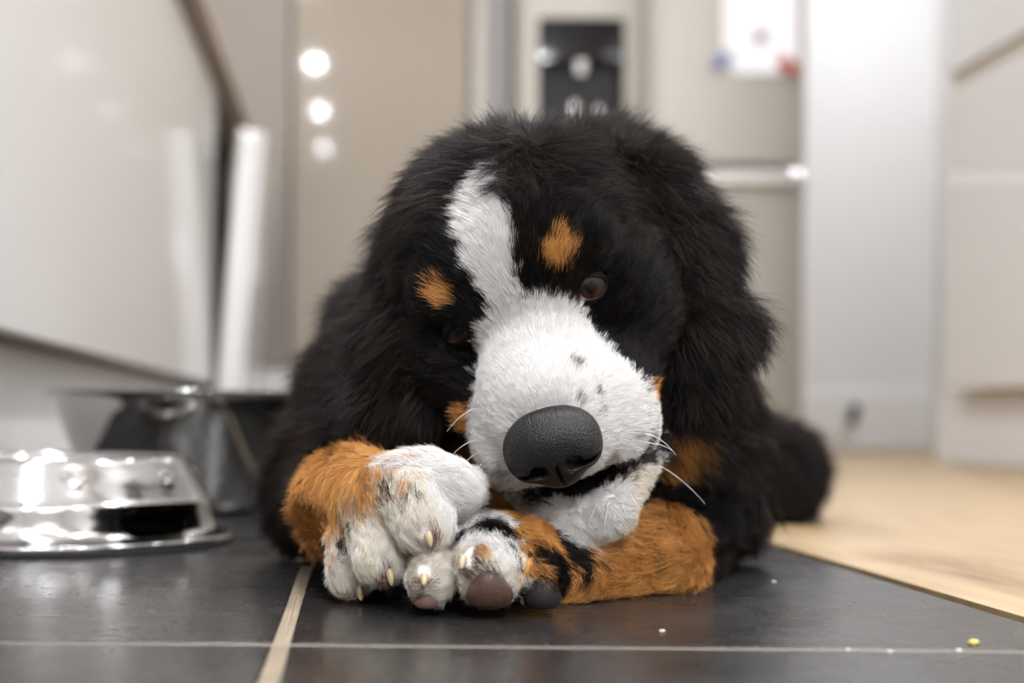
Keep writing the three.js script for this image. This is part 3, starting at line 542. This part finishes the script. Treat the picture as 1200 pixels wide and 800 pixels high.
{
  const pos = skinGeo.attributes.position, nor = skinGeo.attributes.normal, ix = skinGeo.index.array, A = V3(), B = V3(), C = V3(), p = V3(), n = V3(), q = V3(), e1 = V3(), e2 = V3(), vd = V3();
  const X = V3(), Y = V3(), Z = V3(), m = new THREE.Matrix4();
  for (let f = 0; f < ix.length; f += 3) {
    A.fromBufferAttribute(pos, ix[f]); B.fromBufferAttribute(pos, ix[f + 1]); C.fromBufferAttribute(pos, ix[f + 2]);
    const area = e1.subVectors(B, A).cross(e2.subVectors(C, A)).length() / 2; if (area < 1e-10) continue;
    if (A.y < 0.003 && B.y < 0.003 && C.y < 0.003) continue;
    n.fromBufferAttribute(nor, ix[f]); vd.copy(camPos).sub(A).normalize();
    const facing = n.dot(vd); if (facing < -0.55) continue;
    q.copy(A).add(B).add(C).multiplyScalar(1 / 3);
    const a0 = furAt(q, n), cls0 = a0.len < CLASSES[0].max ? 0 : a0.len < CLASSES[1].max ? 1 : 2;
    let want = area * 1e6 * [2.0, 0.75, 0.27][cls0]; if (facing < -0.2) want *= 0.5; if (q.z < -1.1) want *= 0.6;
    let count = Math.floor(want + rnd());
    while (count-- > 0) {
      let u = rnd(), v = rnd(); if (u + v > 1) { u = 1 - u; v = 1 - v; }
      p.copy(A).multiplyScalar(1 - u - v).addScaledVector(B, u).addScaledVector(C, v);
      n.fromBufferAttribute(nor, ix[f]).multiplyScalar(1 - u - v).add(X.fromBufferAttribute(nor, ix[f + 1]).multiplyScalar(u)).add(Y.fromBufferAttribute(nor, ix[f + 2]).multiplyScalar(v)).normalize();
      const a = furAt(p, n);
      { const l = p.clone().applyMatrix4(HINV).multiplyScalar(1000); const ex = l.x / 24.5, ey = (l.y + 43.5) / 20, ez = (l.z - 78) / 19; if (ex * ex + ey * ey + ez * ez < 1.0) continue; }
      if (eyeSpots.some((e) => p.distanceTo(e.c) < e.r + 0.0008)) continue;
      if (mouthIn(p)) continue;
      if (PADSPOTS.some((s) => p.distanceTo(s[0]) < s[1])) continue;
      { const j = a.dn > 0.075 && p.y < 0.1 ? 0.0042 : 0.0022; q.set(p.x + rr(-1, 1) * j, p.y + rr(-1, 1) * j, p.z + rr(-1, 1) * j); }
      const kind = coat(q), tone = TONES[kind];
      let len = a.len * rr(0.75, 1.25); { let de = 1; for (const e of eyeSpots) de = Math.min(de, p.distanceTo(e.c) - e.r); if (de < 0.008) len *= 0.35 + 0.65 * Math.max(0, de) / 0.008; } if (kind === WHITE && len > 0.0085) len = 0.0085 + 0.2 * (len - 0.0085); if (kind === LIP) len *= 0.6;
      // lie direction: tangent part of dir
      Z.copy(a.dir).addScaledVector(n, -a.dir.dot(n)); if (Z.lengthSq() < 1e-8) Z.set(1, 0, 0).addScaledVector(n, -n.x); Z.normalize();
      X.set(rr(-1, 1), rr(-1, 1), rr(-1, 1)).multiplyScalar(0.22);
      const lift = a.lift * rr(0.6, 1.4); Y.copy(n).multiplyScalar(lift).addScaledVector(Z, 1 - lift).add(X).normalize();
      if (p.y + Y.y * len < 0.002) { Y.y = Math.max(Y.y, (0.002 - p.y) / len); Y.normalize(); }
      Z.copy(Z).addScaledVector(n, -0.5); if (p.y < 0.03) Z.y = Math.max(Z.y, 0); Z.addScaledVector(Y, -Z.dot(Y)); if (Z.lengthSq() < 1e-8) continue; Z.normalize(); X.crossVectors(Y, Z);
      m.makeBasis(X, Y, Z).scale(e1.set(len, len, len)); m.setPosition(p.x - n.x * 0.0006, p.y - n.y * 0.0006, p.z - n.z * 0.0006);
      let k = rr(0.75, 1.2), r = tone[0] * k, g = tone[1] * k, b = tone[2] * k;
      if (kind === BLACK) { k = rr(0.6, 1.6); const brown = rnd() < (len > 0.02 ? 0.5 : 0.12) ? rr(0.3, 1) : 0; r = tone[0] * k + 0.032 * brown; g = tone[1] * k + 0.0185 * brown; b = tone[2] * k + 0.0135 * brown; }
      if (kind === WHITE) { k = rr(0.9, 1.04); r = tone[0] * k; g = tone[1] * k; b = tone[2] * k; for (const fr of FRECKLES) if (q.distanceTo(fr[0]) < fr[1] && rnd() < 0.92) { r *= fr[2]; g *= fr[2] * 0.92; b *= fr[2] * 0.85; } if (p.y < 0.075 && a.dn > 0.07) { const st = rr(0.0, 1); g *= 1 - 0.09 * st; b *= 1 - 0.30 * st; } }
      if (kind === TAN && rnd() < 0.10) { r *= 0.3; g *= 0.3; b *= 0.3; }
      const cls = len < CLASSES[0].max ? 0 : len < CLASSES[1].max ? 1 : 2, L = lists[cls]; L[Math.floor(rnd() * L.length)].push([m.clone(), r, g, b, kind === WHITE]);
    }
  }
  const furMat = phy({ color: 0xffffff, roughness: 0.42, specularIntensity: 0.38 }), paleMat = phy({ color: 0xffffff, roughness: 0.7, transmission: 0.2, thickness: 0 });
  CLASSES.forEach((c, ci) => c.geo.forEach((g, gi) => { for (const pale of [false, true]) {
    const L = lists[ci][gi].filter((t) => t[4] === pale); if (!L.length) continue;
    const im = new THREE.InstancedMesh(g, pale ? paleMat : furMat, L.length), col = new THREE.Color();
    L.forEach((t, i) => { im.setMatrixAt(i, t[0]); im.setColorAt(i, col.setRGB(t[1], t[2], t[3])); });
    im.name = (pale ? 'white_' : 'dark_') + c.name; im.castShadow = im.receiveShadow = true; im.userData.kind = 'stuff'; pup.add(im);
  } }));
}
// ---- nose leather with nostrils
{
  const f = (x, y, z) => { // mm, nose frame
    const el = (cx, cy, cz, rx, ry, rz) => { const a = (x - cx) / rx, b = (y - cy) / ry, c = (z - cz) / rz, k0 = Math.hypot(a, b, c), k1 = Math.hypot(a / rx, b / ry, c / rz); return k0 * (k0 - 1) / Math.max(k1, 1e-6); };
    let d = el(0, 3, 0, 25.5, 17, 18); d = smin(d, el(0, -9, 3, 16, 15, 13), 8); for (const s of [-1, 1]) d = smin(d, el(s * 15, -3, 4, 10.5, 12, 12), 5);
    for (const s of [-1, 1]) { d = -smin(-d, el(s * 9.5, -6, 17, 4.6, 4.2, 9), 2.5); d = -smin(-d, el(s * 17, -8, 12, 6.5, 1.8, 9), 2); }
    d = -smin(-d, el(0, -14, 17, 0.9, 10, 5), 2); return d;
  };
  const g = surfaceNet(f, [-30, -28, -22], [30, 24, 26], 0.9), p = g.attributes.position, uv = new Float32Array(p.count * 2);
  for (let i = 0; i < p.count; i++) { uv[2 * i] = p.getX(i) / 30; uv[2 * i + 1] = p.getY(i) / 30; }
  g.setAttribute('uv', new THREE.BufferAttribute(uv, 2)); g.scale(0.001, 0.001, 0.001); g.applyMatrix4(new THREE.Matrix4().makeTranslation(0, -0.0435, 0.078)); g.applyMatrix4(HEAD);
  const peb = texture(512, (u, v) => { let best = 9; const N = 34, X = Math.floor(u * N), Y = Math.floor(v * N); for (let j = -1; j <= 1; j++) for (let i = -1; i <= 1; i++) { const a = ((X + i) % N + N) % N, b = ((Y + j) % N + N) % N, dx = u * N - (X + i + hash3(a, b, 5)), dy = v * N - (Y + j + hash3(a, b, 6)); best = Math.min(best, dx * dx + dy * dy); } return 1 - Math.min(1, best); });
  const m = mesh('nose', g, phy({ color: lin(0.005, 0.0046, 0.005), roughness: 0.42, specularIntensity: 0.6, bumpMap: peb, bumpScale: 0.00035 }), pup); m.userData.label = 'black pebbled nose leather with two nostrils';
}
// ---- eyes
for (const [i, e] of eyeSpots.entries()) {
  const cap = (r, a0, a1) => new THREE.SphereGeometry(r, 40, 20, 0, Math.PI * 2, a0, a1 - a0).rotateX(Math.PI / 2);
  const eye = new THREE.Group(); eye.name = 'eye'; eye.position.copy(e.c); eye.quaternion.setFromUnitVectors(V3(0, 0, 1), e.gaze); pup.add(eye);
  mesh('eyeball', new THREE.SphereGeometry(e.r, 40, 28), phy({ color: lin(0.03, 0.02, 0.018), roughness: 0.4, specularIntensity: 0.4, clearcoat: 0.4, clearcoatRoughness: 0.03 }), eye);
  mesh('iris', cap(e.r + 0.0002, 0, 0.64), phy({ color: lin(0.017, 0.0085, 0.004), roughness: 0.4, specularIntensity: 0.2, clearcoat: 0.15, clearcoatRoughness: 0.02 }), eye).userData.label = 'brown iris';
  mesh('pupil', cap(e.r + 0.0004, 0, 0.30), phy({ color: lin(0.001, 0.001, 0.001), roughness: 0.3, specularIntensity: 0.2, clearcoat: 0.2, clearcoatRoughness: 0.02 }), eye).userData.label = 'black pupil';
  // lids: a shell round the eyeball with an almond opening, tilted with the head
  const tilt = RAD(17) + (i ? 0.25 : -0.1), R = e.r + 0.0011, n = 64, rows = 10, pos = [], idx = [];
  for (let j = 0; j <= rows; j++) for (let k = 0; k <= n; k++) {
    const ph = k / n * Math.PI * 2, up = Math.sin(ph), open = (up > 0 ? 0.42 : 0.56) * (i ? 0.6 : 1), side = 0.86, th0 = 1 / Math.sqrt((Math.cos(ph) / side) ** 2 + (up / open) ** 2), th = j === 0 ? th0 + 0.03 : th0 + (1.75 - th0) * ((j - 1) / (rows - 1)), rad = j === 0 ? e.r - 0.0002 : R + (j === 1 ? -0.0002 : 0);
    const a = ph + tilt; pos.push(rad * Math.sin(th) * Math.cos(a), rad * Math.sin(th) * Math.sin(a), rad * Math.cos(th));
  }
  for (let j = 0; j < rows; j++) for (let k = 0; k < n; k++) { const a = j * (n + 1) + k, b = a + n + 1; idx.push(a, b, a + 1, a + 1, b, b + 1); }
  const lg = new THREE.BufferGeometry(); lg.setAttribute('position', new THREE.Float32BufferAttribute(pos, 3)); lg.setIndex(idx); lg.computeVertexNormals();
  mesh('eyelid', lg, phy({ color: lin(0.003, 0.0026, 0.0026), roughness: 0.6, specularIntensity: 0.2, side: THREE.DoubleSide }), eye);
  const haw = new THREE.SphereGeometry(e.r + 0.0005, 24, 12, 0, Math.PI * 2, 0.55, 0.5).rotateX(Math.PI / 2), hp = haw.attributes.position, hx = haw.index.array, keep = [];
  for (let k = 0; k < hx.length; k += 3) { let s = 0; for (let q = 0; q < 3; q++) { const x = hp.getX(hx[k + q]), y = hp.getY(hx[k + q]); s += y * Math.cos(tilt) - x * Math.sin(tilt) + (x * Math.cos(tilt) + y * Math.sin(tilt)) * 0.35; } if (s / 3 < -0.0052) keep.push(hx[k], hx[k + 1], hx[k + 2]); }
  haw.setIndex(keep); mesh('haw', haw, phy({ color: lin(0.24, 0.11, 0.12), roughness: 0.3, clearcoat: 0.8 }), eye).userData.label = 'pink inner rim of the lower eyelid';
}
// ---- toe pads and claws
for (const s of PADS) {
  const g = new THREE.SphereGeometry(1, 36, 26), q = g.attributes.position;
  for (let i = 0; i < q.count; i++) { const x = q.getX(i), y = q.getY(i), z = q.getZ(i), k = 1 + 0.10 * Math.cos(3 * Math.atan2(y, x) + 1.6) * Math.hypot(x, y) + 0.03 * (noise3(x * 3 + 5, y * 3, z * 3) - 0.5); q.setXYZ(i, x * k, y * k, z); }
  g.computeVertexNormals(); g.scale(...s.r.map((v) => v / 1000));
  const m = mesh('toe_pad', g, phy({ color: s.col, roughness: 0.45, bumpMap: T.fine, bumpScale: 0.0003, clearcoat: 0.25, clearcoatRoughness: 0.3 }), pup); m.position.copy(s.p); m.rotation.set(s.rx ?? 0.35, s.ry ?? 0, s.rz ?? 0); if (s.label) m.userData.label = s.label;
}
for (const s of CLAWS) {
  // a curved cone along z, hooking down
  const pos = [], idx = [], n = 12, S = 8;
  for (let j = 0; j <= S; j++) { const t = j / S, r = 0.5 * s.w * Math.sqrt(1 - t * t * 0.97), y = -0.3 * s.l * t * t, z = s.l * t; for (let k = 0; k <= n; k++) { const a = k / n * Math.PI * 2; pos.push(Math.cos(a) * r * 0.8, y + Math.sin(a) * r, z); } }
  for (let j = 0; j < S; j++) for (let k = 0; k < n; k++) { const a = j * (n + 1) + k, b = a + n + 1; idx.push(a, a + 1, b, a + 1, b + 1, b); }
  const g = new THREE.BufferGeometry(); g.setAttribute('position', new THREE.Float32BufferAttribute(pos, 3)); g.setIndex(idx); g.computeVertexNormals();
  const m = mesh('claw', g, phy({ color: s.col ?? lin(0.36, 0.28, 0.16), roughness: 0.35, clearcoat: 0.5, side: THREE.DoubleSide }), pup); m.position.copy(s.p); m.lookAt(s.p.clone().add(s.dir)); m.userData.label = 'pale horn claw';
}
// ---- whiskers
function whisker(u0, v0, u1, v1, bow, out) {
  const a = hit(u0, v0), n = grad(sdf, a.x, a.y, a.z); a.addScaledVector(n, -0.001);
  const b = P(u1, v1, -a.z - out), c = a.clone().lerp(b, 0.5).add(V3(0, bow, 0.004));
  const t = new THREE.TubeGeometry(new THREE.QuadraticBezierCurve3(a, c, b), 14, 0.00024, 5, false), p = t.attributes.position, o = t.attributes.uv;
  for (let i = 0; i < p.count; i++) { const k = o.getX(i), cc = new THREE.QuadraticBezierCurve3(a, c, b).getPoint(k), s = 1 - 0.7 * k; p.setXYZ(i, cc.x + (p.getX(i) - cc.x) * s, cc.y + (p.getY(i) - cc.y) * s, cc.z + (p.getZ(i) - cc.z) * s); }
  mesh('whisker', t, std({ color: lin(0.75, 0.73, 0.7), roughness: 0.4 }), pup);
}
for (const w of [[752, 508, 792, 533, 0.006, 0.0], [755, 520, 788, 528, 0.003, 0.01], [750, 535, 826, 590, 0.008, 0.0], [765, 562, 800, 612, 0.005, 0.005], [768, 570, 812, 604, 0.006, 0.0], [760, 575, 775, 620, 0.0, 0.01], [770, 555, 825, 586, 0.005, -0.01], [735, 575, 752, 598, 0, 0.012], [700, 578, 690, 614, 0.0, 0.012], [712, 580, 708, 616, -0.002, 0.012], [680, 578, 676, 604, 0.0, 0.012], [723, 572, 735, 606, 0, 0.012], [560, 478, 524, 505, 0.006, 0.0], [558, 515, 528, 535, 0.004, 0.0], [560, 530, 542, 545, 0.002, 0.01], [565, 540, 545, 558, -0.003, 0.01], [570, 520, 548, 500, 0.0, 0.0]]) whisker(...w);

renderer.render(scene, camera);
